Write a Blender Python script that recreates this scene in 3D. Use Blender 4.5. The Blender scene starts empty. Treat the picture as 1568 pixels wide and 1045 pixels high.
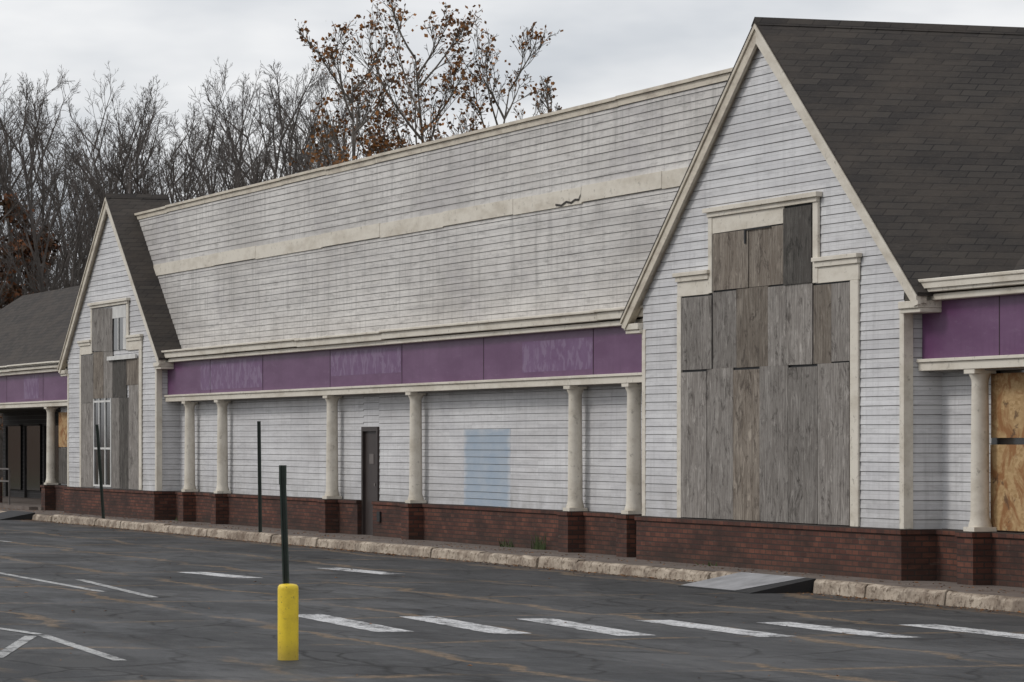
import bpy, bmesh, math, random
from mathutils import Vector, Matrix, noise
random.seed(7)
scene = bpy.context.scene
R = math.radians

# ------------------------------------------------------------------ helpers
def link(o):
    scene.collection.objects.link(o); return o
def empty(name, loc=(0,0,0)):
    e = bpy.data.objects.new(name, None); e.location = loc; e.empty_display_size = .5
    return link(e)
def mesh_obj(name, verts, faces, mats=(), midx=None, parent=None, smooth=False):
    me = bpy.data.meshes.new(name); me.from_pydata([tuple(v) for v in verts], [], faces)
    for m in mats: me.materials.append(m)
    if midx: me.polygons.foreach_set("material_index", midx)
    if smooth: me.polygons.foreach_set("use_smooth", [True]*len(me.polygons))
    me.update()
    o = bpy.data.objects.new(name, me); link(o)
    if parent: o.parent = parent
    return o
class MB:
    def __init__(s): s.v=[]; s.f=[]; s.m=[]
    def quad(s,a,b,c,d,m=0):
        n=len(s.v); s.v+= [a,b,c,d]; s.f.append((n,n+1,n+2,n+3)); s.m.append(m)
    def box(s,x0,x1,y0,y1,z0,z1,m=0):
        n=len(s.v)
        s.v+=[(x0,y0,z0),(x1,y0,z0),(x1,y1,z0),(x0,y1,z0),(x0,y0,z1),(x1,y0,z1),(x1,y1,z1),(x0,y1,z1)]
        for f in ((0,3,2,1),(4,5,6,7),(0,1,5,4),(1,2,6,5),(2,3,7,6),(3,0,4,7)):
            s.f.append(tuple(n+i for i in f)); s.m.append(m)
    def prism(s,poly,ax,a0,a1,m=0):
        n=len(s.v); k=len(poly)
        for a in (a0,a1):
            for (u,z) in poly: s.v.append((u,a,z) if ax=='y' else (a,u,z))
        s.f.append(tuple(range(n,n+k))); s.m.append(m)
        s.f.append(tuple(range(n+2*k-1,n+k-1,-1))); s.m.append(m)
        for i in range(k):
            j=(i+1)%k; s.f.append((n+i,n+k+i,n+k+j,n+j)); s.m.append(m)
    def lathe(s,cx,cy,prof,seg=20,m=0):
        n=len(s.v)
        for (r,z) in prof:
            for i in range(seg):
                a=2*math.pi*i/seg; s.v.append((cx+r*math.cos(a),cy+r*math.sin(a),z))
        for k in range(len(prof)-1):
            for i in range(seg):
                j=(i+1)%seg
                s.f.append((n+k*seg+i,n+k*seg+j,n+(k+1)*seg+j,n+(k+1)*seg+i)); s.m.append(m)
    def obj(s,name,mats,parent=None,smooth=False,bevel=0):
        o=mesh_obj(name,s.v,s.f,mats,s.m,parent,smooth)
        if bevel:
            b=o.modifiers.new('bev','BEVEL'); b.width=bevel; b.segments=2; b.limit_method='ANGLE'
        return o

# ------------------------------------------------------------------ materials
class NT:
    def __init__(s,name,rough=.8,spec=.3):
        s.mat=bpy.data.materials.new(name); s.mat.use_nodes=True
        s.t=s.mat.node_tree; s.b=s.t.nodes['Principled BSDF']
        s.b.inputs['Roughness'].default_value=rough
        s.b.inputs['Specular IOR Level'].default_value=spec
        s.tc=s.t.nodes.new('ShaderNodeTexCoord')
        s.P=s.tc.outputs['Object']
    def n(s,t,**k):
        x=s.t.nodes.new(t)
        for a,b in k.items(): setattr(x,a,b)
        return x
    def l(s,a,b): s.t.links.new(a,b)
    def setin(s,sock,v):
        if isinstance(v,bpy.types.NodeSocket): s.l(v,sock)
        else: sock.default_value = v
    def math(s,op,a,b=0.0,clamp=False):
        m=s.n('ShaderNodeMath',operation=op,use_clamp=clamp); s.setin(m.inputs[0],a); s.setin(m.inputs[1],b); return m.outputs[0]
    def scale(s,vec,sc):
        m=s.n('ShaderNodeVectorMath',operation='MULTIPLY'); s.setin(m.inputs[0],vec); m.inputs[1].default_value=sc; return m.outputs[0]
    def noise(s,vec,sc,det=4,rough=.55,dist=0):
        x=s.n('ShaderNodeTexNoise'); s.l(vec,x.inputs['Vector']); x.inputs['Scale'].default_value=sc
        x.inputs['Detail'].default_value=det; x.inputs['Roughness'].default_value=rough; x.inputs['Distortion'].default_value=dist
        return x.outputs['Fac']
    def ramp(s,fac,stops,interp='LINEAR'):
        r=s.n('ShaderNodeValToRGB'); r.color_ramp.interpolation=interp; s.l(fac,r.inputs[0])
        e=r.color_ramp.elements
        while len(e)<len(stops): e.new(.5)
        for i,(p,c) in enumerate(stops):
            e[i].position=p; e[i].color=(c,c,c,1) if not hasattr(c,'__len__') else (*c,1)
        return r.outputs[0]
    def mix(s,f,a,b,bl='MIX'):
        m=s.n('ShaderNodeMix',data_type='RGBA',blend_type=bl)
        s.setin(m.inputs[0],f)
        for sock,v in ((m.inputs[6],a),(m.inputs[7],b)):
            if isinstance(v,bpy.types.NodeSocket): s.l(v,sock)
            else: sock.default_value=(*v,1)
        return m.outputs[2]
    def sz(s,vec=None):
        sp=s.n('ShaderNodeSeparateXYZ'); s.l(vec or s.P,sp.inputs[0])
        a=s.math('ADD',sp.outputs[0],sp.outputs[1])
        c=s.n('ShaderNodeCombineXYZ'); s.l(a,c.inputs[0]); s.l(sp.outputs[2],c.inputs[1])
        s.sp=sp
        return c.outputs[0]
    def bump(s,h,st=.3,d=.01):
        b=s.n('ShaderNodeBump'); b.inputs['Strength'].default_value=st; b.inputs['Distance'].default_value=d
        s.l(h,b.inputs['Height']); s.l(b.outputs[0],s.b.inputs['Normal'])
    def col(s,c): s.setin(s.b.inputs['Base Color'],c if isinstance(c,bpy.types.NodeSocket) else (*c,1))

CR=.13
def siding_mat(name,base,dirt,patchy=.75,streak=.55,tint=(.5,.47,.5)):
    m=NT(name,.55,.3); w=m.sz()
    br=m.n('ShaderNodeTexBrick'); m.l(w,br.inputs['Vector']); br.inputs['Scale'].default_value=1
    br.inputs['Brick Width'].default_value=3.7; br.inputs['Row Height'].default_value=CR
    br.inputs['Mortar Size'].default_value=.003; br.offset=.37; br.offset_frequency=3
    br.inputs['Color1'].default_value=(1,1,1,1); br.inputs['Color2'].default_value=(.86,.86,.865,1); br.inputs['Mortar'].default_value=(.7,.69,.68,1)
    n1=m.noise(m.scale(w,(.30,.8,1)),.9,6,.62)
    c=m.mix(m.ramp(n1,[(.42,0.0),(.66,1.0)]),base,dirt)
    n4=m.noise(m.scale(w,(.5,.9,1)),.55,5,.7,.5); c=m.mix(m.ramp(n4,[(.50,0.0),(.66,.6)]),c,tint)
    n2=m.noise(m.scale(w,(1.6,9,1)),1.0,6,.75)
    c=m.mix(m.ramp(n2,[(.50,0.0),(.68,patchy)]),c,tuple(x*.70 for x in dirt))
    n3=m.noise(m.scale(w,(4,.30,1)),1.5,5,.65)
    c=m.mix(m.ramp(n3,[(.50,0.0),(.80,streak)]),c,tuple(x*.60 for x in dirt))
    n5=m.noise(m.scale(w,(1,1.6,1)),7,4,.75); c=m.mix(m.ramp(n5,[(.64,0.0),(.72,.5)]),c,tuple(x*.5 for x in dirt))
    c=m.mix(1.0,c,br.outputs['Color'],'MULTIPLY')
    g=m.math('SUBTRACT',1.35,m.sp.outputs[2]); g=m.math('MULTIPLY',g,1.1,True)
    g=m.math('MULTIPLY',g,m.ramp(m.noise(w,2.2,5,.6),[(.35,0.0),(.75,.8)]))
    c=m.mix(g,c,(.27,.26,.235))
    m.col(c); m.bump(m.noise(m.scale(w,(3,3,1)),2,3),.15,.01)
    return m.mat
M_sid=siding_mat('siding_white',(.70,.695,.695),(.56,.55,.55),.5,.45,(.55,.545,.56))
M_sidu=siding_mat('siding_parapet',(.67,.645,.61),(.49,.465,.435),.85,.8,(.46,.435,.43))
M_shade=NT('painted_gap_shade',.9); M_shade.col((.23,.22,.215)); M_shade=M_shade.mat  # dark tone painted in as shade under siding laps and coping
M_gap=NT('broken_gap',.9); M_gap.col((.05,.045,.04)); M_gap=M_gap.mat

def trim_mat(name,base,dirt,sc=1.5):
    m=NT(name,.6,.3)
    n=m.noise(m.scale(m.P,(.7,2,2)),sc,6,.65); c=m.mix(m.ramp(n,[(.45,0.0),(.75,1.0)]),base,dirt)
    n=m.noise(m.P,9,4,.7); c=m.mix(m.ramp(n,[(.60,0.0),(.70,.55)]),c,tuple(x*.45 for x in dirt))
    m.col(c); m.bump(n,.1,.005); return m.mat
M_trim=trim_mat('trim_cream_paint',(.70,.65,.56),(.50,.445,.36))
M_trimd=trim_mat('trim_weathered_paint',(.63,.57,.47),(.38,.325,.26),2.5)

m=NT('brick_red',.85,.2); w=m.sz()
br=m.n('ShaderNodeTexBrick'); m.l(w,br.inputs['Vector']); br.inputs['Scale'].default_value=1
br.inputs['Brick Width'].default_value=.215; br.inputs['Row Height'].default_value=.078; br.inputs['Mortar Size'].default_value=.010; br.inputs['Mortar Smooth'].default_value=.2
br.inputs['Color1'].default_value=(.175,.070,.046,1); br.inputs['Color2'].default_value=(.088,.036,.028,1); br.inputs['Mortar'].default_value=(.055,.042,.036,1)
n=m.noise(m.scale(w,(.6,1.5,1)),1.1,6,.7); c=m.mix(m.ramp(n,[(.42,0.0),(.62,.85)]),br.outputs['Color'],(.040,.026,.022))
n=m.noise(m.scale(w,(1,2.5,1)),2.3,6,.75); c=m.mix(m.ramp(n,[(.60,0.0),(.74,.5)]),c,(.20,.155,.125))
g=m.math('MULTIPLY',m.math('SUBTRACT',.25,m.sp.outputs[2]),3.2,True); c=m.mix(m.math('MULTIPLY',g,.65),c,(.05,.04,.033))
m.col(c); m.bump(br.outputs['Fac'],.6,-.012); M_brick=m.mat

m=NT('roof_shingles',.9,.2)
sp=m.n('ShaderNodeSeparateXYZ'); m.l(m.P,sp.inputs[0]); a=m.math('ADD',sp.outputs[0],sp.outputs[1]); z=m.math('MULTIPLY',sp.outputs[2],1.66)
cc=m.n('ShaderNodeCombineXYZ'); m.l(a,cc.inputs[0]); m.l(z,cc.inputs[1]); w=cc.outputs[0]
br=m.n('ShaderNodeTexBrick'); m.l(w,br.inputs['Vector']); br.inputs['Scale'].default_value=1
br.inputs['Brick Width'].default_value=.42; br.inputs['Row Height'].default_value=.17; br.inputs['Mortar Size'].default_value=.011; br.offset=.43
br.inputs['Color1'].default_value=(.060,.053,.047,1); br.inputs['Color2'].default_value=(.038,.034,.032,1); br.inputs['Mortar'].default_value=(.024,.022,.021,1)
n=m.noise(m.scale(w,(1,1.5,1)),.8,6,.7); c=m.mix(m.ramp(n,[(.42,0.0),(.66,.6)]),br.outputs['Color'],(.080,.066,.054))
n=m.noise(m.scale(w,(1.2,5,1)),1.6,6,.8); c=m.mix(m.ramp(n,[(.55,0.0),(.68,.55)]),c,(.026,.024,.023))
n=m.noise(m.scale(w,(3,6,1)),5,3,.8); c=m.mix(m.ramp(n,[(.55,0.0),(.7,.45)]),c,(.095,.083,.073))
m.col(c); m.bump(br.outputs['Fac'],.5,-.012); M_roof=m.mat

m=NT('purple_fascia_panel',.45,.4); w=m.sz()
n=m.noise(m.scale(w,(.5,1.6,1)),1.0,6,.65); c=m.mix(m.ramp(n,[(.38,0.0),(.66,1.0)]),(.105,.032,.10),(.150,.064,.145))
n=m.noise(m.scale(w,(5,.6,1)),2,4,.6); c=m.mix(m.ramp(n,[(.52,0.0),(.80,.6)]),c,(.075,.026,.073))
n=m.noise(m.scale(w,(1.2,4,1)),2.2,6,.75); c=m.mix(m.ramp(n,[(.56,0.0),(.70,.4)]),c,(.22,.135,.215))
m.col(c); M_purple=m.mat
def ghost(name,a,b,hi):
    m=NT(name,.5,.35); w=m.sz()
    n=m.noise(m.scale(w,(1,1.6,1)),1.6,6,.75,.6); c=m.mix(m.ramp(n,[(.36,0.0),(.60,1.0)]),a,b)
    n=m.noise(m.scale(w,(2.6,1.5,1)),1.9,4,.6,.6); c=m.mix(m.ramp(n,[(.50,0.0),(.56,.75)]),c,hi)
    m.col(c); return m.mat
M_ghost=ghost('purple_faded_sign_panel',(.135,.060,.145),(.165,.088,.18),(.225,.155,.245))

def ply(name,a,b,d):
    m=NT(name,.85,.2); oi=m.n('ShaderNodeObjectInfo')
    cb=m.n('ShaderNodeCombineXYZ'); r=m.math('MULTIPLY',oi.outputs['Random'],37.0); m.l(r,cb.inputs[0]); m.l(r,cb.inputs[2])
    ad=m.n('ShaderNodeVectorMath',operation='ADD'); m.l(m.P,ad.inputs[0]); m.l(cb.outputs[0],ad.inputs[1]); P=ad.outputs[0]
    n1=m.noise(m.scale(P,(3.0,3,.8)),1.5,7,.75,.9)
    c=m.mix(m.ramp(n1,[(.38,0.0),(.60,1.0)]),a,b)
    wv=m.n('ShaderNodeTexWave',bands_direction='X'); m.l(m.scale(P,(1,1,.16)),wv.inputs['Vector']); wv.inputs['Scale'].default_value=5.5
    wv.inputs['Distortion'].default_value=7; wv.inputs['Detail'].default_value=4; wv.inputs['Detail Scale'].default_value=1.6; wv.inputs['Detail Roughness'].default_value=.7
    c=m.mix(m.ramp(wv.outputs['Fac'],[(.5,0.0),(.95,.5)]),c,d)
    n3=m.noise(m.scale(P,(2.2,3,1.3)),1.7,7,.78,1.2)
    c=m.mix(m.ramp(n3,[(.52,0.0),(.64,.9)]),c,d)
    n2=m.noise(m.scale(P,(22,16,1.0)),1.4,5,.75,1.5)
    c=m.mix(m.ramp(n2,[(.52,0.0),(.68,.65)]),c,tuple(x*.7 for x in d))
    n5=m.noise(m.scale(P,(3,2,1.0)),2.6,5,.7,.8); c=m.mix(m.ramp(n5,[(.56,0.0),(.68,.6)]),c,tuple(x*1.4 for x in a))
    v=m.math('MULTIPLY',oi.outputs['Random'],.34); v=m.math('ADD',v,.86)
    cv=m.n('ShaderNodeCombineColor'); m.l(v,cv.inputs[0]); m.l(v,cv.inputs[1]); m.l(v,cv.inputs[2])
    c=m.mix(1.0,c,cv.outputs[0],'MULTIPLY')
    m.col(c); m.bump(n2,.4,.008); return m.mat
M_plyg=ply('plywood_weathered_grey',(.315,.293,.268),(.215,.195,.176),(.075,.065,.058))
M_plyb=ply('plywood_weathered_brown',(.275,.24,.20),(.175,.146,.118),(.068,.054,.044))
M_plyd=ply('plywood_dark',(.14,.13,.117),(.088,.079,.07),(.03,.027,.024))
m=NT('osb_board',.8,.2)
v=m.n('ShaderNodeTexVoronoi'); m.l(m.scale(m.P,(1,1,2)),v.inputs['Vector']); v.inputs['Scale'].default_value=14
c=m.mix(m.ramp(m.noise(m.scale(v.outputs['Color'],(3,3,3)),1,2),[(.3,0.0),(.7,1.0)]),(.52,.36,.19),(.35,.22,.10))
n=m.noise(m.P,1.7,5,.65,1.2); c=m.mix(m.ramp(n,[(.46,0.0),(.56,.9)]),c,(.27,.125,.05))
n=m.noise(m.P,2.6,5,.7,1.0); c=m.mix(m.ramp(n,[(.56,0.0),(.62,.8)]),c,(.11,.065,.04))
m.col(c); M_osb=m.mat

def simple(name,col,rough=.7,spec=.3,var=.25,sc=3,metal=0):
    m=NT(name,rough,spec); n=m.noise(m.P,sc,5,.6)
    c=m.mix(m.ramp(n,[(.35,0.0),(.7,1.0)]),col,tuple(x*(1-var) for x in col)); m.col(c); m.bump(n,.1,.005)
    m.b.inputs['Metallic'].default_value=metal; return m.mat
M_door=simple('door_brown_paint',(.050,.038,.035),.5)
M_jamb=simple('door_frame_grey',(.16,.14,.13),.6)
M_dark=simple('dark_interior',(.02,.02,.021),.6)
M_glass=simple('window_glass_dark',(.012,.013,.015),.12,.5)
M_white=simple('window_muntin_white',(.7,.69,.66),.6)
M_green=simple('post_green_paint',(.035,.05,.038),.5,.4,.4,8)
M_black=simple('ramp_black_rubber',(.02,.02,.021),.6)
M_flat=simple('flat_roof_membrane',(.08,.08,.08),.9)
M_core=simple('wall_backing',(.3,.29,.28),.9)
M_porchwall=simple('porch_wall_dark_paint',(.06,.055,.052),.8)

m=NT('blue_faded_siding_paint',.6,.25); w=m.sz()
n=m.noise(m.scale(w,(1,2,1)),1.8,6,.65); c=m.mix(m.ramp(n,[(.35,0.0),(.75,1.0)]),(.315,.385,.465),(.40,.445,.49))
dx=m.math('ABSOLUTE',m.math('ADD',m.sp.outputs[0],14.5))
dz=m.math('ABSOLUTE',m.math('SUBTRACT',m.sp.outputs[2],1.2))
e=m.math('ADD',m.math('MAXIMUM',dx,m.math('MULTIPLY',dz,1.35)),m.math('MULTIPLY',m.noise(m.scale(w,(.8,3,1)),2.0,5,.7),.6))
c=m.mix(m.ramp(m.math('MULTIPLY',e,.5),[(.72,0.0),(.84,.85)]),c,(.56,.56,.57)); m.col(c); M_blue=m.mat
m=NT('bollard_yellow_paint',.5,.4)
n=m.noise(m.P,9,6,.7); c=m.mix(m.ramp(n,[(.45,0.0),(.7,.6)]),(.82,.60,.035),(.58,.40,.03))
n=m.noise(m.P,30,4,.7); c=m.mix(m.ramp(n,[(.62,0.0),(.69,.7)]),c,(.15,.11,.05))
sp=m.n('ShaderNodeSeparateXYZ'); m.l(m.P,sp.inputs[0]); g=m.math('MULTIPLY',m.math('SUBTRACT',.08,sp.outputs[2]),4,True)
c=m.mix(m.math('MULTIPLY',g,.6),c,(.16,.11,.05)); m.col(c); M_yel=m.mat

def asphalt(name,dark,light):
    m=NT(name,.8,.3); P=m.P
    n=m.noise(m.scale(P,(.10,.30,1)),1,6,.7); c=m.mix(m.ramp(n,[(.40,0.0),(.60,1.0)]),dark,light)
    spp=m.n('ShaderNodeSeparateXYZ'); m.l(P,spp.inputs[0])
    edge=m.math('ADD',spp.outputs[1],m.math('MULTIPLY',m.noise(m.scale(P,(.3,.6,1)),.8,5,.7),1.2))
    lane=m.math('MULTIPLY',m.math('ADD',edge,4.6),2.5,True)
    c=m.mix(m.math('MULTIPLY',lane,.7),c,(.019,.019,.020))
    n=m.noise(m.scale(P,(.35,.9,1)),.7,6,.75); c=m.mix(m.ramp(n,[(.50,0.0),(.56,.8)]),c,(.015,.015,.016))
    n=m.noise(m.scale(P,(.5,1.3,1)),.45,7,.75); c=m.mix(m.ramp(n,[(.54,0.0),(.58,.5)]),c,(.070,.069,.067))
    n=m.noise(P,45,3,.8); c=m.mix(m.ramp(n,[(.35,0.0),(.75,.45)]),c,(.10,.10,.10))
    wob=m.n('ShaderNodeTexNoise'); m.l(P,wob.inputs['Vector']); wob.inputs['Scale'].default_value=.5; wob.inputs['Detail'].default_value=6
    ad=m.n('ShaderNodeVectorMath',operation='ADD'); m.l(P,ad.inputs[0]); m.l(m.scale(wob.outputs['Color'],(1.6,1.2,0)),ad.inputs[1])
    v2=m.n('ShaderNodeTexVoronoi',feature='DISTANCE_TO_EDGE'); m.l(m.scale(ad.outputs[0],(.45,.9,1)),v2.inputs['Vector']); v2.inputs['Scale'].default_value=1
    e2=m.ramp(v2.outputs['Distance'],[(.0,1.0),(.03,.0)])
    c=m.mix(m.math('MULTIPLY',e2,m.ramp(m.noise(P,.3,4,.6),[(.40,0.0),(.50,1.0)])),c,(.009,.0085,.0085))
    sp=m.n('ShaderNodeSeparateXYZ'); m.l(ad.outputs[0],sp.inputs[0])
    def seam(coord,period,ph,wd,seed):
        f=m.math('FRACT',m.math('ADD',m.math('MULTIPLY',coord,1/period),ph)); d=m.math('ABSOLUTE',m.math('SUBTRACT',f,.5))
        fr=m.math('MULTIPLY',m.noise(m.scale(P,(1,2.2,1)),1.7+seed,5,.8),wd*1.5)
        d=m.math('SUBTRACT',d,m.math('SUBTRACT',fr,wd*.45))
        return m.ramp(m.math('MULTIPLY',d,10),[(.0,1.0),(.25,.0)])
    s1=seam(sp.outputs[1],2.2,.12,.085,0); k1=m.ramp(m.noise(m.scale(P,(.25,.6,1)),.6,4,.7),[(.40,0.0),(.50,1.0)])
    s2=seam(sp.outputs[0],5.3,.4,.024,.7); k2=m.ramp(m.noise(m.scale(P,(.2,.5,1)),.9,4,.7),[(.42,0.0),(.52,1.0)])
    f=m.math('MAXIMUM',m.math('MULTIPLY',s1,k1),m.math('MULTIPLY',s2,k2))
    lit=m.mix(m.ramp(m.noise(P,7,5,.85),[(.42,0.0),(.58,1.0)]),(.20,.135,.08),(.050,.042,.030))
    c=m.mix(m.math('MULTIPLY',f,.9),c,lit)
    spk=m.ramp(m.noise(P,14,4,.8),[(.61,0.0),(.67,1.0)]); mk=m.ramp(m.noise(m.scale(P,(.3,.8,1)),.5,5,.7),[(.44,0.0),(.60,.8)])
    c=m.mix(m.math('MULTIPLY',spk,mk),c,(.15,.10,.058))
    gl=m.math('MULTIPLY',m.math('ADD',spp.outputs[1],2.05),2.2,True); gl=m.math('MULTIPLY',gl,m.ramp(m.noise(P,5,5,.8),[(.42,0.0),(.6,1.0)]))
    c=m.mix(gl,c,(.10,.065,.04))
    m.col(c); m.bump(m.noise(P,60,3,.8),.3,.006)
    m.setin(m.b.inputs['Roughness'],m.ramp(m.noise(m.scale(P,(.3,.9,1)),.8,5,.7),[(.4,.6),(.6,.92)]))
    return m.mat
M_asph=asphalt('asphalt_worn',(.025,.026,.028),(.048,.048,.049))
m=NT('grass_and_dirt',.95,.1); n=m.noise(m.P,.3,6,.7); m.col(m.mix(m.ramp(n,[(.35,0.0),(.65,1.0)]),(.05,.06,.025),(.10,.075,.045))); M_ground=m.mat
m=NT('concrete_sidewalk',.9,.2); n=m.noise(m.P,1.2,6,.65); c=m.mix(m.ramp(n,[(.35,0.0),(.7,1.0)]),(.19,.16,.14),(.11,.088,.075))
n=m.noise(m.P,14,4,.7); c=m.mix(m.ramp(n,[(.55,0.0),(.7,.7)]),c,(.09,.06,.045)); m.col(c); M_walk=m.mat
m=NT('concrete_kerb',.9,.2); n=m.noise(m.scale(m.P,(.6,1,1)),2.2,7,.75); c=m.mix(m.ramp(n,[(.42,0.0),(.62,1.0)]),(.47,.40,.32),(.22,.17,.13))
n=m.noise(m.P,11,5,.75); c=m.mix(m.ramp(n,[(.52,0.0),(.62,.85)]),c,(.10,.072,.05))
n=m.noise(m.P,1.1,5,.7); c=m.mix(m.ramp(n,[(.52,0.0),(.62,.65)]),c,(.13,.10,.078)); m.col(c); m.bump(n,.5,.02); M_kerb=m.mat
def paint(name,c0,lo,hi):
    m=NT(name,.75,.25); n=m.noise(m.scale(m.P,(.8,1.8,1)),1.8,8,.85); c=m.mix(m.ramp(n,[(lo,0.0),(hi,1.0)]),c0,(.045,.045,.046))
    n=m.noise(m.P,34,3,.8); c=m.mix(m.ramp(n,[(.50,0.0),(.62,.75)]),c,(.08,.08,.08)); m.col(c); return m.mat
M_paint=paint('road_paint_worn',(.60,.60,.60),.48,.60)
M_paint2=paint('road_paint_very_worn',(.46,.46,.45),.47,.60)
M_ramp=simple('ramp_grey_sheet',(.36,.36,.37),.6,.3,.4,2)

# ------------------------------------------------------------------ siding geometry
def siding(name,mapf,sl,sr,z0,z1,parent,mat,course=CR):
    b=MB(); z=z0
    while z<z1-.004:
        zt=min(z+course,z1); g=min(.009,(zt-z)*.4)
        a0,a1=sl(z),sr(z); b0,b1=sl(zt),sr(zt)
        if a1-a0<.01: break
        if b1<b0: b0=b1=(b0+b1)/2
        n=max(1,int((a1-a0)/1.2)); 
        offs=[.014+.005*noise.noise((a0+(a1-a0)*i/n*1.0,z*7.1,3.3)) for i in range(n+1)]
        sag=[.010*noise.noise((.3*(a0+(a1-a0)*i/n),z*1.3,9.1)) for i in range(n+1)]
        for i in range(n):
            f0,f1=i/n,(i+1)/n
            A0=a0+(a1-a0)*f0; A1=a0+(a1-a0)*f1; B0=b0+(b1-b0)*f0; B1=b0+(b1-b0)*f1
            o0,o1=offs[i],offs[i+1]; s0,s1=sag[i],sag[i+1]
            b.quad(mapf(A0,o0,z+s0),mapf(A1,o1,z+s1),mapf(B1,.003,zt-g+s1),mapf(B0,.003,zt-g+s0),0)
            b.quad(mapf(B0,.001,zt-g-.008),mapf(B1,.001,zt-g-.008),mapf(B1,.001,zt+.006),mapf(B0,.001,zt+.006),1)  # dark strip paints the shadow line below the next lap
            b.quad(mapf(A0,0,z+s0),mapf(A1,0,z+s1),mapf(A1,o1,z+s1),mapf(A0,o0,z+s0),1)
        z=zt
    return b.obj(name,[mat,M_shade],parent)
def front(y): return lambda s,o,z:(s,y-o,z)
def right(x): return lambda s,o,z:(x+o,s,z)
def left(x): return lambda s,o,z:(x-o,-s,z)

# ------------------------------------------------------------------ building
B=empty('strip_mall_building')
HW=4.96; EX=5.6; AP=8.12; EZ=3.92; SL=(AP-EZ)/EX
WY=.57; PY=.52; BY=.25; CAP=.71
GX=[0.0,-42.7]
TOP=7.66
b=MB(); b.box(-51.5,16,.80,15,-.1,3.85); b.box(-73,-51.52,3.4,15,-.1,3.85); b.obj('main_volume',[M_core],B)
b=MB(); b.box(-73.1,16.1,.9,15.1,3.852,3.95); b.obj('flat_roof',[M_flat],B)
b=MB(); b.box(-42.0,-.6,PY+.01,PY+.2,3.7,TOP-.05); b.obj('parapet_backing',[M_core],B)

def gable(cx,idx,yback):
    p=empty('gable_%d'%idx); p.parent=B
    for sgn,nm in ((1,'roof_right'),(-1,'roof_left')):
        t=.05; y0=-.135
        q=MB(); poly=[(cx,AP+.03),(cx+sgn*(EX+.06),EZ-SL*.06+.03),(cx+sgn*(EX+.06),EZ-SL*.06+.03-t),(cx,AP+.03-t)]
        q.prism(poly,'y',y0,yback,0); q.obj(nm,[M_roof],p)
        q=MB(); w=.235; tp=.028
        poly=[(cx,AP-tp),(cx+sgn*(EX+.04),EZ-tp-.03),(cx+sgn*(EX+.04),EZ-tp-.15),(cx+sgn*(EX-.10),EZ-tp-.17),(cx,AP-tp-w-.06)]
        q.prism(poly,'y',-.12,-.075,0)
        poly=[(cx,AP-tp-.001),(cx+sgn*(EX+.02),EZ-tp-.031),(cx+sgn*(EX+.02),EZ-tp-.13),(cx+sgn*(EX-.08),EZ-tp-.15),(cx,AP-tp-w+.03)]
        q.prism(poly,'y',-.074,.02,0)
        poly=[(cx,AP-tp-.004),(cx+sgn*(EX+.04),EZ-tp-.034),(cx+sgn*(EX+.04),EZ-tp-.09),(cx,AP-tp-.075)]
        q.prism(poly,'y',-.145,-.121,0)
        q.obj('rake_board',[M_trimd if sgn<0 else M_trim],p)
        q=MB(); xa,xb=sorted((cx+sgn*(HW+.0),cx+sgn*(EX-.0)))
        q.box(xa,xb,-.10,PY,3.70,3.80); q.box(xa,xb,-.07,PY,3.64,3.698); q.obj('eave_return',[M_trim],p,bevel=.01)
    q=MB(); q.prism([(cx-.14,AP-.06),(cx,AP+.07),(cx+.14,AP-.06),(cx,AP+.035)],'y',-.14,yback); q.obj('ridge_cap',[M_roof],p)
    sl=lambda z:cx-min(HW,max(0,(AP-.15-z)/SL)); sr=lambda z:cx+min(HW,max(0,(AP-.15-z)/SL))
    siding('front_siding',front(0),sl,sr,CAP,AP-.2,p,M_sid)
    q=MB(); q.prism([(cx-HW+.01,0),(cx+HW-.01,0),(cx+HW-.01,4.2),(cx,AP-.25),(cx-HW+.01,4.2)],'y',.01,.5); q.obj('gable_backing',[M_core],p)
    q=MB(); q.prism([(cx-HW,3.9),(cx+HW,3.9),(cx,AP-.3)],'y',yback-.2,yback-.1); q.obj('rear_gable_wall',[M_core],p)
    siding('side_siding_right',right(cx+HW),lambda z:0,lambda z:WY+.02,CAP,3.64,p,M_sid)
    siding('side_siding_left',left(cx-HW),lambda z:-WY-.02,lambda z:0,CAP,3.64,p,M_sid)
    q=MB()
    for sgn in (-1,1):
        xa,xb=sorted((cx+sgn*(HW-.12),cx+sgn*(HW+.022))); q.box(xa,xb,-.022,.12,CAP,3.695)
    q.obj('corner_boards',[M_trim],p,bevel=.004)
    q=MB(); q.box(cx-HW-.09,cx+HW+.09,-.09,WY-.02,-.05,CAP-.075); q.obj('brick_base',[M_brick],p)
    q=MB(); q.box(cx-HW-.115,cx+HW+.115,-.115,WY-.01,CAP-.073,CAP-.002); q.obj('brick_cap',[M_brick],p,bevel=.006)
    return p
g1=gable(0,1,9.0); g2=gable(GX[1],2,1.5)

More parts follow.
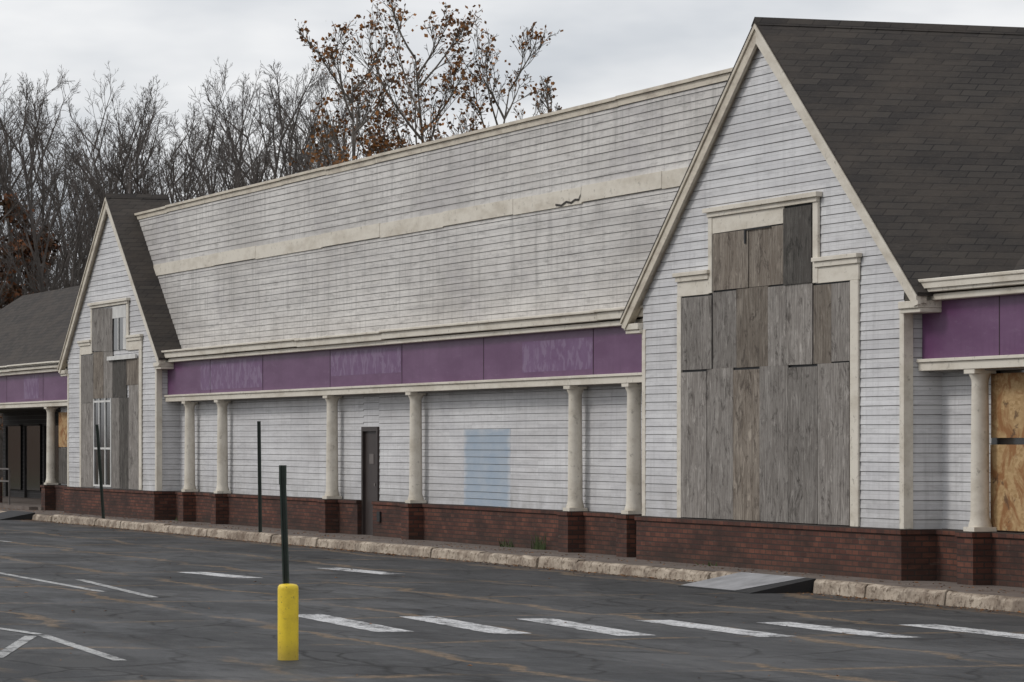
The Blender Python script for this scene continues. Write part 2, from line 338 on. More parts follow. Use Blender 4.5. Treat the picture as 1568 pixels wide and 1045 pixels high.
def board(nm,x0,x1,z0,z1,mat,par,y=-.045,t=.018,tilt=0):
    q=MB(); q.box(-(x1-x0)/2+.006,(x1-x0)/2-.006,0,t,-(z1-z0)/2+.003,(z1-z0)/2-.003)
    o=q.obj(nm,[mat],par); o.location=((x0+x1)/2,y+random.uniform(-.012,.006),(z0+z1)/2); o.rotation_euler=(0,tilt+random.uniform(-.005,.005),0)
    return o
def surround(cx,p):
    q=MB()
    q.box(cx-2.06,cx+2.14,-.08,-.018,5.33,5.40); q.box(cx-2.14,cx+2.22,-.12,-.018,5.40,5.47)
    q.box(cx+1.96,cx+2.14,-.06,-.018,4.17,5.33); q.box(cx-2.05,cx-1.90,-.06,-.018,4.17,5.33)
    for a,c in ((-3.42,-1.98),(2.02,3.60)):
        q.box(cx+a,cx+c,-.11,-.018,4.47,4.53); q.box(cx+a+.04,cx+c-.04,-.08,-.018,4.39,4.468); q.box(cx+a+.06,cx+c-.06,-.05,-.018,4.16,4.388)
    q.box(cx-3.38,cx-3.21,-.05,-.018,CAP,4.16); q.box(cx+3.25,cx+3.52,-.05,-.018,CAP,4.16)
    q.obj('window_surround',[M_trim],p,bevel=.006)
surround(0,g1); surround(GX[1],g2)
q=MB(); q.box(-3.2,3.24,-.024,-.017,CAP,4.16); q.box(-1.9,1.95,-.023,-.0165,4.16,5.33); q.obj('dark_opening_behind_boards',[M_dark],g1)
lx=[-3.2,-2.13,-1.07,-.02,1.06,2.13,3.24]
for i in range(6):
    board('plywood_lower',lx[i],lx[i+1],.72,3.0+(.015 if i%2 else -.02),[M_plyg,M_plyg,M_plyb,M_plyg,M_plyg,M_plyg][i],g1)
board('plywood_wing',-3.2,-2.35,3.01,4.14,M_plyg,g1); board('plywood_wing',-2.35,-1.92,3.01,4.14,M_plyg,g1)
board('plywood_wing',1.96,2.6,3.01,4.14,M_plyb,g1); board('plywood_wing',2.6,3.24,3.03,4.14,M_plyg,g1)
mx=[-1.9,-.95,.30,.98,1.94]
for i in range(4): board('plywood_middle',mx[i],mx[i+1],3.01,4.18+.02*(i%2),[M_plyg,M_plyb,M_plyg,M_plyg][i],g1)
board('plywood_upper',-1.88,-.46,4.20,5.07,M_plyb,g1); board('plywood_upper',-.44,.90,4.20,5.07,M_plyb,g1)
board('pale_panel',-1.9,.90,5.08,5.33,M_trim,g1)
board('plywood_upper_dark',.91,1.95,4.18,5.30,M_plyd,g1,y=-.06)
q=MB(); q.box(-.56,.42,-.072,-.06,5.055,5.075); q.box(-.58,-.52,-.072,-.06,4.86,5.06); q.obj('torn_edge',[M_dark],g1)
c=GX[1]
board('plywood_lower',c-3.2,c-1.75,.72,2.9,M_plyg,g2); board('plywood_lower',c-3.2,c-1.75,2.9,4.14,M_plyg,g2)
board('plywood_lower',c+.3,c+1.2,.72,3.0,M_plyg,g2); board('plywood_lower',c+1.2,c+2.2,.72,3.0,M_plyd,g2); board('plywood_lower',c+2.2,c+3.24,.72,3.3,M_plyg,g2)
board('plywood_middle',c-1.75,c-.6,3.0,4.2,M_plyb,g2); board('plywood_middle',c-.6,c+.4,3.0,4.2,M_plyg,g2); board('plywood_middle',c+.4,c+1.9,3.0,4.0,M_plyd,g2)
board('plywood_wing',c+1.96,c+3.24,3.3,3.95,M_plyb,g2)
board('plywood_upper',c-1.9,c+.42,4.2,5.3,M_plyg,g2,tilt=.03)
q=MB(); q.box(c+.4,c+1.9,-.03,-.02,4.2,5.3,0); q.box(c-1.72,c+.28,-.03,-.02,.75,3.0,0)
q.obj('window_glass',[M_glass],g2)
q=MB()
for x in (c-1.72,c-1.1,c-.42,c+.22): q.box(x-.03,x+.05,-.055,-.031,.75,3.0)
for z in (.75,1.7,2.9): q.box(c-1.69,c+.2,-.052,-.032,z,z+.05)
q.box(c+1.0,c+1.07,-.05,-.031,4.2,5.0); q.box(c+.42,c+1.9,-.052,-.032,5.0,5.3); q.box(c+1.6,c+1.9,-.053,-.032,4.2,4.99)
q.box(c-.0,c+3.1,-.10,-.05,3.95,4.05)
q.obj('window_muntins',[M_white],g2)

# ---- middle parapet
pl=lambda z: GX[1]+max(.2,(AP-.05-z)/SL)
pr=lambda z: -max(.3,(AP-.05-z)/SL)+.05
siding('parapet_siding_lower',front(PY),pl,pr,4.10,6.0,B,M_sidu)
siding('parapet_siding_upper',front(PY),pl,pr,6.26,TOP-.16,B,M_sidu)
q=MB(); x=pl(6.13)
xs=[x,-34.2,-30.5,-25.2,-21.0,-16.9,-12.8,-9.2,-5.4,pr(6.13)]
for i in range(9):
    dz=[.0,.012,-.010,.008,-.012,.006,-.010,.014,.0][i]
    q.box(xs[i]+.006,xs[i+1]-.006,PY-.035-.004*(i%2),PY-.0,5.99+dz,6.27+dz*.6)
q.obj('belt_trim',[M_trim],B)
q=MB(); pts=[(-10.5,6.03),(-10.2,6.00),(-9.95,6.05),(-9.7,6.02),(-9.5,6.06),(-9.32,6.05),(-9.22,6.13),(-9.18,6.26)]
for (xa_,za_),(xb_,zb_) in zip(pts,pts[1:]):
    q.v+=[(xa_,PY-.046,za_-.018),(xb_,PY-.046,zb_-.018),(xb_,PY-.046,zb_+.018),(xa_,PY-.046,za_+.018)]; n=len(q.v); q.f.append((n-4,n-3,n-2,n-1)); q.m.append(0)
q.obj('torn_trim_gap',[M_gap],B)
q=MB()
x0,x1=pl(TOP)-.1,pr(TOP); n=12
for i in range(n):
    a=x0+(x1-x0)*i/n; c2=x0+(x1-x0)*(i+1)/n; dz=random.uniform(-.012,.012)
    q.box(a+.003,c2-.003,PY-.03,PY+.21,TOP-.165+dz,TOP-.062+dz); q.box(a+.002,c2-.002,PY-.07,PY+.25,TOP-.055+dz,TOP+dz)
q.obj('coping',[M_trimd],B)
q=MB(); q.box(x0,x1,PY-.02,PY+.2,TOP-.075,TOP-.04); q.obj('coping_shadow_gap',[M_shade],B)

def section(xa,xb,nm):
    p=empty(nm); p.parent=B
    q=MB(); a=xa; k=0
    while a<xb-.01:
        c2=min(a+6.1,xb); dz=random.uniform(-.012,.012)
        q.box(a+.003,c2-.003,.03,PY+.02,3.90+dz,4.03+dz); q.box(a+.002,c2-.002,-.02,.5,4.032+dz,4.08+dz); a=c2
    q.box(xa,xb,.10,PY,3.80,3.885)
    q.obj('gutter_fascia',[M_trim],p,bevel=.012)
    q=MB(); q.box(xa,xb,BY,BY+.12,3.0,3.80); q.obj('purple_band',[M_purple],p)
    q=MB(); q.box(xa,xb,BY-.06,BY+.2,2.86,2.972); q.box(xa,xb,BY-.09,BY+.18,2.975,3.02); q.obj('band_bottom_trim',[M_trim],p,bevel=.006)
    q=MB(); q.box(xa,xb,BY+.10,WY+.02,2.84,2.858); q.obj('soffit',[M_core],p)
    return p
def seams(xs,p):
    q=MB()
    for x in xs: q.box(x-.008,x+.008,BY-.005,BY+.01,3.02,3.798)
    q.obj('panel_seams',[M_gap],p)
def ghosts(rs,p,mat,nm,y=.0025):
    q=MB()
    for a,c2,z0,z1 in rs: q.box(a,c2,BY-y,BY+.01,z0,z1)
    q.obj(nm,[mat],p)
def column(x,p,y=.36):
    q=MB(); q.box(x-.165,x+.165,y-.165,y+.165,CAP+.002,CAP+.06); q.box(x-.16,x+.16,y-.16,y+.16,2.80,2.858)
    q.lathe(x,y,[(.155,CAP+.06),(.155,CAP+.09),(.14,CAP+.13),(.128,CAP+.2),(.124,1.5),(.115,2.55),(.113,2.68),(.118,2.72),(.145,2.78),(.15,2.80)])
    o=q.obj('column',[M_trim],p,True)
    md=o.modifiers.new('e','EDGE_SPLIT'); md.split_angle=R(40)
def base(xa,xb,piers,p,gaps=()):
    cuts=[xa]+[g for gg in gaps for g in gg]+[xb]
    q=MB(); q2=MB()
    for i in range(0,len(cuts),2):
        q.box(cuts[i],cuts[i+1],.43,WY+.1,-.05,CAP-.075)
        q2.box(cuts[i],cuts[i+1],.405,WY+.02,CAP-.073,CAP-.003)
    for x in piers:
        q.box(x-.24,x+.24,.14,.429,-.05,CAP-.075); q2.box(x-.265,x+.265,.115,.404,CAP-.073,CAP+.0)
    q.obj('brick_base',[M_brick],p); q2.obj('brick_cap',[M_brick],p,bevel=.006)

S=section(GX[1]+HW+.03,-HW-.03,'middle_shopfront')
xa,xb=GX[1]+HW,-HW
dx0,dx1=-22.37,-21.30
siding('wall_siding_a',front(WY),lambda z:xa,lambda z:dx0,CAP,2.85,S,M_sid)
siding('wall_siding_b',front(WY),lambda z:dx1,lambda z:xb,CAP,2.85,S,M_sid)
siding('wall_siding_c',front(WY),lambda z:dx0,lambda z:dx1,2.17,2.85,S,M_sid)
cols=[-35.97,-32.92,-23.96,-18.21,-9.17,-6.34]
for x in cols: column(x,S)
base(xa+.1,xb-.1,cols,S,[(dx0,dx1)])
seams([-33.6,-29.0,-23.73,-18.75,-13.76,-7.97],S)
ghosts([(-34.5,-29.05,3.10,3.74),(-23.68,-18.8,3.25,3.74),(-11.6,-8.0,3.12,3.66)],S,M_ghost,'faded_sign_panels')
q=MB(); q.box(-22.32,-21.35,WY+.01,WY+.05,0,2.12,0); q.obj('door_leaf',[M_door],S)
q=MB(); q.box(dx0-.03,dx0+.06,WY-.05,WY+.09,0,2.2); q.box(dx1-.06,dx1+.03,WY-.05,WY+.09,0,2.2); q.box(dx0+.06,dx1-.06,WY-.05,WY+.09,2.11,2.2); q.obj('door_frame',[M_door],S)
q=MB(); q.box(-21.55,-21.47,WY-.04,WY+.01,1.0,1.06); q.box(-22.0,-21.7,WY+.0,WY+.012,1.45,1.65); q.obj('door_handle',[M_jamb],S)
siding('blue_painted_siding',front(WY-.003),lambda z:-15.85,lambda z:-13.15,CAP+.0,CAP+CR*11,S,M_blue)
q=MB(); q.box(-20.9,-20.7,.39,.43,.30,.50); q.obj('wall_vents',[M_dark],S)
S3=section(HW+.03,15.5,'right_shopfront')
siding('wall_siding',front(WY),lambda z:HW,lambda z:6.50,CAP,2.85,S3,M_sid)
column(6.55,S3); column(9.6,S3); column(12.5,S3); base(HW+.1,15.5,[6.55,9.6,12.5],S3); seams([7.35,11.4],S3)
q=MB(); q.box(6.5,15.4,WY-.02,WY+.05,CAP,2.85); q.obj('shop_window_glass',[M_glass],S3)
q=MB()
for x in (6.5,9.0,11.5,14.0):
    q.box(x+.05,x+2.4,WY-.05,WY-.022,1.95,2.80); q.box(x+.03,x+1.22,WY-.05,WY-.022,.73,1.86); q.box(x+1.24,x+2.42,WY-.055,WY-.022,.75,1.84)
q.obj('osb_panels',[M_osb],S3)
q=MB(); q.prism([(1.15,3.97),(4.6,6.6),(4.75,6.6),(9.0,3.9)],'x',-1,16); q.obj('right_section_roof',[M_roof],B)
q=MB(); q.box(HW+.1,15.5,.0,1.4,3.96,4.05); q.obj('eave_deck',[M_trim],B)
# left section
S0=section(-74,GX[1]-HW-.03,'left_shopfront')
x=GX[1]-HW
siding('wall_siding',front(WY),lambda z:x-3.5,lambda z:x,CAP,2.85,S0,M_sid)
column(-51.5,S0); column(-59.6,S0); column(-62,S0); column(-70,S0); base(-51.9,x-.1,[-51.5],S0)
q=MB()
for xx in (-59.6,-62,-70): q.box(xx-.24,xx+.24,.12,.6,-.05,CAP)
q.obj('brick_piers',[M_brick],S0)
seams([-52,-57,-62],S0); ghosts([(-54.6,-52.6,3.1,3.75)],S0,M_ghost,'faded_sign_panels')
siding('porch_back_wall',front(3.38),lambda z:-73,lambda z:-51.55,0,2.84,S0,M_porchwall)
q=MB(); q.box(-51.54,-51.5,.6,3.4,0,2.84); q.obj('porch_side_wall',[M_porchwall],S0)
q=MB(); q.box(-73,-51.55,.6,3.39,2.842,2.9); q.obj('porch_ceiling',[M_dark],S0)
q=MB(); q.box(-73,-51.55,.1,3.39,-.02,.10); q.box(-57.5,-52.0,-.15,.099,0.0,.10); q.obj('porch_floor',[M_walk],S0)
q=MB()
for xx in (-72,-69,-66,-63,-60,-57,-54.5): q.box(xx,xx+2.2,3.3,3.35,.35,2.4)
q.obj('porch_windows',[M_glass],S0)
q=MB()
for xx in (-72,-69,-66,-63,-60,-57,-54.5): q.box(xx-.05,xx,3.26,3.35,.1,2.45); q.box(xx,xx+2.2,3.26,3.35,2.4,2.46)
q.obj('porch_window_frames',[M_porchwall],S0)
q=MB(); q.box(-51.2,-49.2,WY-.06,WY-.03,1.75,2.7); q.obj('osb_panels',[M_osb],S0)
q=MB(); q.box(-51.2,-48.4,WY-.06,WY-.03,.75,1.72); q.obj('plywood_lower',[M_plyd],S0)
q=MB()
for z in (.75,1.1): q.box(-60,-55.5,.0,.04,z,z+.04)
for xx in (-60,-58.5,-57,-55.5): q.box(xx-.02,xx+.02,.0,.04,0,1.1)
q.obj('porch_railing',[M_jamb],S0)
v=[(-75,.0,3.98),(GX[1]-.5,.0,3.98),(GX[1]-.5,3.4,6.62),(-70,3.4,6.62),(-75,6.8,3.98),(GX[1]-.5,6.8,3.98)]
mesh_obj('left_section_roof',v,[(0,1,2,3),(0,3,4),(3,2,5,4),(1,5,2)],[M_roof],None,B)

# ------------------------------------------------------------------ ground, lot, sidewalk, kerb
q=MB(); q.quad((-900,-900,-.16),(900,-900,-.16),(900,900,-.16),(-900,900,-.16)); q.obj('ground',[M_ground])
q=MB(); q.quad((-110,-60,-.13),(80,-60,-.13),(80,-1.5,-.13),(-110,-1.5,-.13)); q.obj('asphalt_parking_lot',[M_asph])
def ky(x):
    return -1.47 + .10*math.sin(x*.13+1.0) + .04*math.sin(x*.6) - (.10 if x>3 else 0)
q=MB(); xs=[-90+i*1.0 for i in range(111)]
for i in range(110):
    a,c=xs[i],xs[i+1]
    q.quad((a,ky(a)+.15,.025),(c,ky(c)+.15,.025),(c,1.0,0),(a,1.0,0))
q.obj('sidewalk',[M_walk])
q=MB()
def kerbrun(x,xend):
    while x<xend-.05:
        L=random.choice([1.8,2.4,3.0]); L=min(L,xend-x); e=x+L
        n=max(2,int(L/.2)); dy=random.uniform(-.035,.035); dz=random.uniform(-.018,.018)
        def pr_(xx):
            y=ky(xx)+dy; h=.006*math.sin(xx*9)+.04*noise.noise((xx*2.3,0,0)); w=.04*noise.noise((xx*3.1,5,0))+.02*noise.noise((xx*9,2,0))
            return [(xx,y+w-.01,-.14),(xx,y+.01+w,.0+dz+h),(xx,y+.04+w,.032+dz+h),(xx,y+.17,.036+dz)]
        for i in range(n):
            a=x+L*i/n; c=x+L*(i+1)/n-(.03 if i==n-1 else 0)
            A=pr_(a);C=pr_(c)
            for k in range(3): q.quad(A[k],C[k],C[k+1],A[k+1])
            if i in (0,n-1):
                Z=C if i==n-1 else A
                m0=len(q.v); q.v+=Z+[(Z[0][0],Z[3][1],-.14)]; q.f.append((m0,m0+4,m0+3,m0+2,m0+1)); q.m.append(0)
        x=e
kerbrun(-90,2.6); kerbrun(5.2,20)
q.obj('kerb',[M_kerb])
def ramp(x0,x1,mat):
    y1=ky((x0+x1)/2)+.05; y0=y1-.95
    v=[(x0,y0,-.12),(x1,y0,-.12),(x1,y1,.06),(x0,y1,.06),(x0,y0,-.13),(x1,y0,-.13),(x1,y1,-.13),(x0,y1,-.13)]
    q=MB(); q.v=v; q.f=[(0,1,2,3),(4,7,6,5),(0,4,5,1),(1,5,6,2),(2,6,7,3),(3,7,4,0)]; q.m=[1,1,1,1,1,1]
    zz=lambda y:-.12+.18*(y-y0)/(y1-y0)+.004
    q.quad((x0+.02,y0+.03,zz(y0+.03)),(x1-.62,y0+.03,zz(y0+.03)),(x1-.32,y1,zz(y1)),(x0+.02,y1,zz(y1)),0)
    q.obj('kerb_ramp',[mat,M_black])
ramp(2.5,5.15,M_ramp); ramp(-48.6,-45.6,M_black)
def stripe(q,a,b_,w,z=-.126):
    a=Vector(a);b_=Vector(b_);d=(b_-a).normalized();n=Vector((-d.y,d.x))*w/2
    N=24
    def wv(i): return [(1+.12*noise.noise((a.x*3+i*.9,a.y*5+s*9,0))) for s in (0,1)]
    for i in range(N):
        p=a+(b_-a)*i/N; r=a+(b_-a)*(i+1)/N; w0=wv(i); w1=wv(i+1)
        q.quad((p.x-n.x*w0[0],p.y-n.y*w0[0],z),(r.x-n.x*w1[0],r.y-n.y*w1[0],z),(r.x+n.x*w1[1],r.y+n.y*w1[1],z),(p.x+n.x*w0[1],p.y+n.y*w0[1],z))
q=MB()
for a,b_ in (((9.2,-9.69),(13.5,-9.9)),((10.1,-8.6),(14.3,-8.85)),((11.1,-7.5),(15.1,-7.75)),((11.9,-6.35),(15.8,-6.45)),((12.8,-5.25),(16.4,-5.3)),((13.8,-3.95),(17.4,-4.05)),
             ((-5.5,-7.36),(-2.6,-7.15)),((-6.6,-4.8),(-3.5,-4.65))): stripe(q,a,b_,.42)
q.obj('crosswalk_markings',[M_paint])
q=MB()
for k,(a,b_) in enumerate((((-8,-10.2),(1.8,-10.4)),((-2.8,-9.7),(3.9,-10.2)),((10,-13.9),(12.85,-13.6)),((12.9,-13.6),(17.8,-13.9)),((13.1,-13.75),(17,-14.9)),((-30,-6.5),(-24,-6.4)),((-30,-9.5),(-22,-9.4)))): stripe(q,a,b_,.13,-.126+.0012*(k%3))
q.obj('parking_line_markings',[M_paint2])

# ------------------------------------------------------------------ posts and bollard
def uchannel(q,cx,cy,z0,z1,w=.055,lean=(0,0),m=0):
    h=w/2
    pts=[(-h,-.012),(-h*.55,-.012),(-h*.45,.018),(h*.45,.018),(h*.55,-.012),(h,-.012),(h,-.006),(h*.62,-.006),(h*.5,.026),(-h*.5,.026),(-h*.62,-.006),(-h,-.006)]
    n=len(q.v);k=len(pts)
    for z,s in ((z0,0),(z1,1)):
        for a,b_ in pts:
            u=a*.35-b_*.94; v_=a*.94+b_*.35
            q.v.append((cx+u+lean[0]*s,cy+v_+lean[1]*s,z))
    for i in range(k):
        j=(i+1)%k; q.f.append((n+i,n+j,n+k+j,n+k+i)); q.m.append(m)
    q.f.append(tuple(range(n+k,n+2*k))); q.m.append(m)
bol=empty('yellow_bollard')
bx,by=18.16,-12.39
q=MB(); q.lathe(bx,by,[(.097,-.13),(.097,.53),(.094,.555),(.08,.57),(.05,.577),(.0,.58)],28); q.obj('bollard_tube',[M_yel],bol,True)
q=MB(); uchannel(q,bx-.01,by-.015,.55,1.55,.062,lean=(-.01,-.03)); uchannel(q,bx-.02,by-.045,1.5,1.68,.07); q.obj('channel_post',[M_green],bol)
def post(x,y,h,lean):
    q=MB(); uchannel(q,x,y,0,h,.075,lean)
    q.lathe(x,y,[(.07,.0),(.06,.03),(.0,.032)],10)
    q.obj('sign_post',[M_green])
post(-23.89,-1.2,2.32,(0,-.03)); post(-38.25,-1.2,2.31,(0,-.16))

# ------------------------------------------------------------------ trees
def tube(q,p0,p1,r0,r1,seg):
    d=(p1-p0)
    if d.length<1e-5: return
    d.normalize(); u=d.cross(Vector((0.3,.9,.1))); 
    if u.length<.05: u=d.cross(Vector((1,0,0)))
    u.normalize(); v=d.cross(u); n=len(q.v)
    for p,r in ((p0,r0),(p1,r1)):
        for i in range(seg):
            a=2*math.pi*i/seg; q.v.append(p+u*(r*math.cos(a))+v*(r*math.sin(a)))
    for i in range(seg):
        j=(i+1)%seg; q.f.append((n+i,n+j,n+seg+j,n+seg+i)); q.m.append(0)
def rv(rng): return Vector((rng.gauss(0,1),rng.gauss(0,1),rng.gauss(0,1))).normalized()
def tree_mesh(name,seed,H,spread=.35,start=.25,nl=(15,6,6,3),rmin=.012,leaves=0,leafsize=.13,mats=None,leaf_low=0.,lowz=.72,taper=.75,ang0=(.4,.8)):
    rng=random.Random(seed); q=MB(); tips=[]
    def grow(p,d,L,r,lv):
        ns=[9,5,3,2,1][lv]; pts=[p.copy()]; ds=[]
        wob=[.05,.11,.15,.18,.1][lv]; up=[.05,.11,.11,.08,.03][lv]
        for i in range(ns):
            d=(d+rv(rng)*wob+Vector((0,0,up))).normalized(); ds.append(d.copy())
            pts.append(pts[-1]+d*(L/ns))
        for i in range(ns):
            f0=i/ns; f1=(i+1)/ns; e=.25 if lv else .12
            tube(q,pts[i],pts[i+1],max(rmin*.8,r*(1-f0*(1-e))),max(rmin*.7,r*(1-f1*(1-e))),[7,5,3,3,3][lv])
        tips.append(pts[-1])
        if lv>=len(nl): return
        for k in range(nl[lv]):
            t=(start+(1-start)*((k+rng.random())/nl[lv])) if lv==0 else rng.uniform(.2,1)
            i=min(ns-1,int(t*ns)); f=t*ns-i; pp=pts[i].lerp(pts[i+1],f); dd=ds[i]
            s=rv(rng); s=(s-dd*s.dot(dd)).normalized()
            ang=[rng.uniform(*ang0),rng.uniform(.35,.75),rng.uniform(.35,.8),rng.uniform(.35,.8)][lv]
            nd=(dd*math.cos(ang)+s*math.sin(ang)).normalized()
            if lv==0: nL=H*spread*(1.15-taper*(t-start)/(1-start))*rng.uniform(.7,1.2); nr=r*(.5-.25*t)
            else: nL=L*rng.uniform(.38,.62)*(1.1-.4*t); nr=r*.45*(1.1-.4*t)
            grow(pp,nd,nL,max(nr,rmin),lv+1)
    grow(Vector((0,0,-.3)),Vector((rng.uniform(-.03,.03),rng.uniform(-.03,.03),1)).normalized(),H,H*.0115,0)
    for i in range(leaves):
        t=rng.choice(tips)
        if leaf_low and t.z>H*lowz and rng.random()<leaf_low: continue
        p=t+rv(rng)*rng.uniform(0,.35); a=rv(rng); c=a.cross(rv(rng)).normalized(); s=leafsize*rng.uniform(.6,1.3)
        q.quad(p-a*s*.5,p+c*s*.4,p+a*s*.5,p-c*s*.4,1 if rng.random()<.5 else 2)
    me=bpy.data.meshes.new(name); me.from_pydata([tuple(x) for x in q.v],[],q.f)
    for mm in mats: me.materials.append(mm)
    me.polygons.foreach_set("material_index",q.m); me.update()
    return me
M_bark=simple('bark_grey_brown',(.140,.124,.114),.95,.1,.4,2)
M_bark2=simple('bark_pale',(.23,.205,.18),.95,.1,.5,1.5)
M_lf1=simple('leaf_brown',(.19,.095,.042),.8,.2,.4,.6); M_lf2=simple('leaf_rust',(.36,.16,.055),.8,.2,.4,.6)
M_ld1=simple('leaf_dark_brown',(.085,.052,.032),.8,.2,.4,.6); M_ld2=simple('leaf_dark_rust',(.19,.078,.035),.8,.2,.4,.6)
TH=R(71.01); CX,CY,CZ=52.6,-22.04,1.9
fw=Vector((-math.sin(TH),math.cos(TH),0)); rt=Vector((math.cos(TH),math.sin(TH),0))
ORG=Vector((CX,CY,0))
def woods(dist,off): return ORG+fw*dist+rt*off
bare=[tree_mesh('bare_tree_mesh',s,16.5,.30,.20,(16,6,5,3),.0085,0,.1,[M_bark,M_ld1,M_ld2],taper=.6) for s in (1,2,3,4,5,6)]
rusty=[tree_mesh('rusty_tree_mesh',s,8.0,.42,.12,(12,5,4),.012,2600,.20,[M_bark,M_ld1,M_ld2]) for s in (11,12)]
row=empty('bare_tree_row'); rng=random.Random(3)
def inst(me,nm,par,loc,sc,rz,sq=1):
    o=bpy.data.objects.new(nm,me); link(o); o.parent=par; o.location=loc; o.scale=(sc*sq,sc*sq,sc); o.rotation_euler=(0,0,rz); return o
NB=50
for i in range(NB):
    d=rng.uniform(140,212); u=(i+rng.random())/NB; off=(-25+18.5*u)*d/165
    inst(bare[i%6],'bare_tree',row,woods(d,off),rng.uniform(.78,.97)*d/168,rng.uniform(0,6.28),rng.uniform(.85,1.2))
for i in range(12):
    d=rng.uniform(165,210); off=(-8+10*(i+rng.random())/12)*d/165
    inst(bare[i%6],'bare_tree',row,woods(d,off),rng.uniform(.62,.80)*d/168,rng.uniform(0,6.28),1.05)
for i in range(12):
    d=rng.uniform(150,200); inst(bare[i%6],'bare_tree',row,woods(d,rng.uniform(2,45)),rng.uniform(.50,.62)*d/168,rng.uniform(0,6.28))
for i in range(26):
    d=rng.uniform(145,195); off=rng.uniform(-26,-4)
    inst(rusty[i%2],'understory_tree',row,woods(d,off*d/165),rng.uniform(.6,1.0),rng.uniform(0,6.28))
for d,off,s in ((150,-19.3,1.25),(152,-8.2,1.3),(160,-7.0,1.35),(146,-9.5,1.15),(146,-6.5,1.2)):
    inst(rusty[0],'understory_tree',row,woods(d,off),s,off)
for nm,d,off,H,seed,lv,sp in (('sycamore_tree',140,-2.6,16.3,21,4200,.27),('sycamore_tree',141,-5.3,15.4,22,3200,.24),('sycamore_tree',143,-1.8,15.4,24,2200,.22)):
    me=tree_mesh(nm,seed,H,sp,.38,(17,7,5,2),.012,lv,.165,[M_bark2,M_lf1,M_lf2],.5,.82,.5,(.5,.95))
    o=bpy.data.objects.new(nm,me); link(o); o.location=woods(d,off)
me=tree_mesh('bare_tree_far',31,18.4,.15,.55,(16,6,6,3),.012,200,.15,[M_bark2,M_lf1,M_lf2]); o=bpy.data.objects.new('bare_maple_tree',me); link(o); o.location=woods(178,1.3)
q=MB(); NX,NY=120,16
def hz(d,o):
    t=(d-205)/60; t=max(0,min(1,t)); t=t*t*(3-2*t)
    fall=max(.15,min(1,(20-o)/60))
    return -.2+t*(10*fall)+t*3.0*noise.noise((o*.25,d*.1,0))+t*1.5*noise.noise((o*1.1,d*.3,4))
vs=[];fs=[]
for j in range(NY+1):
    for i in range(NX+1):
        d=200+j*8; o=-90+i*2; p=woods(d,o); vs.append((p.x,p.y,hz(d,o)))
for j in range(NY):
    for i in range(NX):
        a=j*(NX+1)+i; fs.append((a,a+1,a+NX+2,a+NX+1))
m=NT('woodland_floor',.95,.1); n=m.noise(m.P,.5,7,.75); m.col(m.mix(m.ramp(n,[(.38,0.0),(.62,1.0)]),(.045,.034,.027),(.13,.08,.05))); M_hill=m.mat
mesh_obj('hillside',vs,fs,[M_hill],None,None,True)

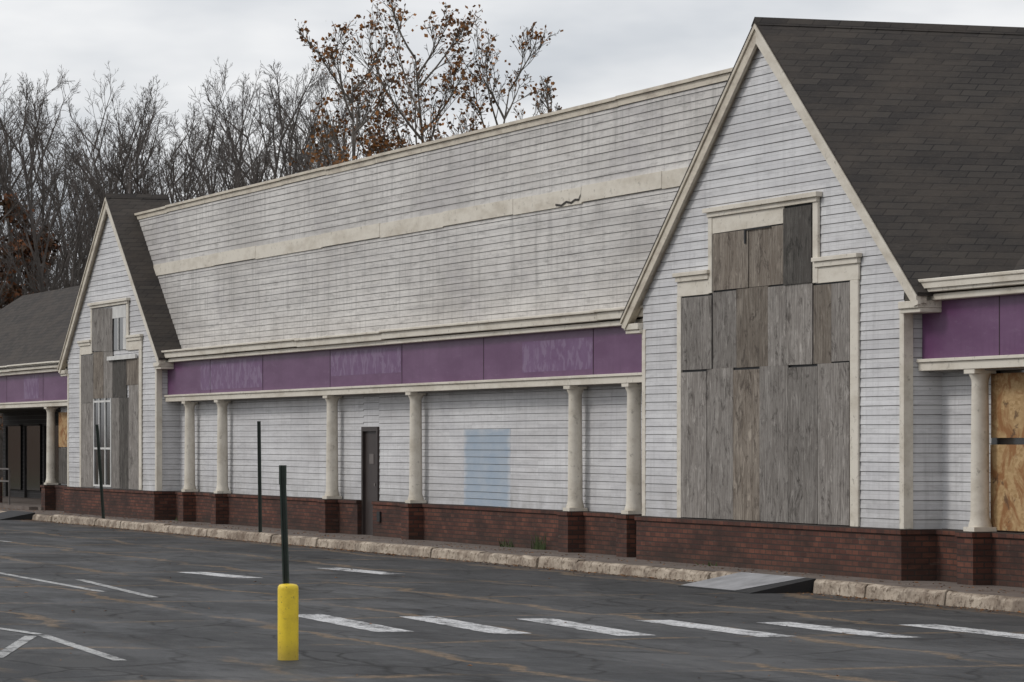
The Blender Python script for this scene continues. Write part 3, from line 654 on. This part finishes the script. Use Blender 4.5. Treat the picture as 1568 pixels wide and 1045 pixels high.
# ------------------------------------------------------------------ leaf litter and weeds
q=MB(); rng=random.Random(9)
for i in range(4200):
    r=rng.random()
    if r<.62: x=rng.uniform(-60,16); y=ky(x)-abs(rng.gauss(0,.16))-.02; z=-.125
    elif r<.94: x=rng.uniform(-60,12); y=rng.uniform(-.9,-.12); z=.016
    else: x=rng.uniform(-40,30); y=rng.uniform(-17,-2); z=-.122
    s=rng.uniform(.012,.036); a=rng.uniform(0,6.28); t=rng.uniform(0,.015)
    c,si=math.cos(a)*s,math.sin(a)*s
    q.quad((x-c,y-si,z),(x+si*.6,y-c*.6,z+t),(x+c,y+si,z+.002),(x-si*.6,y+c*.6,z+t*.5),rng.choice([0,0,1]))
q.obj('fallen_leaves',[M_lf1,M_lf2])
M_weed=simple('weed_green',(.075,.10,.04),.8,.2,.5,3)
q=MB()
for (x,y,n,h) in ((-12.6,.3,16,.2),(-10.9,.3,34,.34),(-1.6,-.2,14,.10),(-36.5,.2,14,.15)):
    for i in range(n):
        px,py=x+rng.gauss(0,.16),y+rng.uniform(-.05,.05); hh=h*rng.uniform(.3,1); dx,dy=rng.gauss(0,.06),rng.gauss(0,.05); w=.010
        q.quad((px-w,py-w,0),(px+w,py+w,0),(px+dx+.004,py+dy,hh),(px+dx,py+dy,hh))
q.obj('weeds',[M_weed])

# ------------------------------------------------------------------ world, sun, camera
W=bpy.data.worlds.new("World"); scene.world=W; W.use_nodes=True; t=W.node_tree; bg=t.nodes['Background']
sky=t.nodes.new('ShaderNodeTexSky'); sky.sky_type='NISHITA'; sky.sun_disc=False
sd=Vector((-.35,-1.0,.95)).normalized()
sky.sun_elevation=math.asin(sd.z); sky.sun_rotation=math.atan2(sd.x,sd.y)
tc=t.nodes.new('ShaderNodeTexCoord'); mp=t.nodes.new('ShaderNodeMapping'); mp.inputs['Scale'].default_value=(1,1,3.0); t.links.new(tc.outputs['Generated'],mp.inputs[0])
nz=t.nodes.new('ShaderNodeTexNoise'); nz.inputs['Scale'].default_value=7; nz.inputs['Detail'].default_value=5; nz.inputs['Roughness'].default_value=.5; t.links.new(mp.outputs[0],nz.inputs['Vector'])
rp=t.nodes.new('ShaderNodeValToRGB'); t.links.new(nz.outputs['Fac'],rp.inputs[0]); e=rp.color_ramp.elements
e[0].position=.36; e[0].color=(5.9,6.2,6.7,1); e[1].position=.58; e[1].color=(9.4,9.4,9.5,1)
mx=t.nodes.new('ShaderNodeMix'); mx.data_type='RGBA'; mx.inputs[0].default_value=.9; t.links.new(sky.outputs[0],mx.inputs[6]); t.links.new(rp.outputs[0],mx.inputs[7])
t.links.new(mx.outputs[2],bg.inputs[0]); bg.inputs[1].default_value=.1
sun=bpy.data.lights.new('sun','SUN'); sun.energy=1.2; sun.angle=R(14); sun.color=(1,.965,.92); so=link(bpy.data.objects.new('sun',sun)); so.rotation_euler=(-sd).to_track_quat('-Z','Y').to_euler()
cam=bpy.data.cameras.new('camera'); cam.lens=135; cam.sensor_width=36; cam.shift_y=154/1568; cam.clip_end=3000; cam.clip_start=.5
co=link(bpy.data.objects.new('camera',cam)); co.location=(CX,CY,CZ); co.rotation_euler=(R(90),0,TH); scene.camera=co
scene.view_settings.view_transform='Standard'; scene.view_settings.look='None'; scene.view_settings.exposure=0
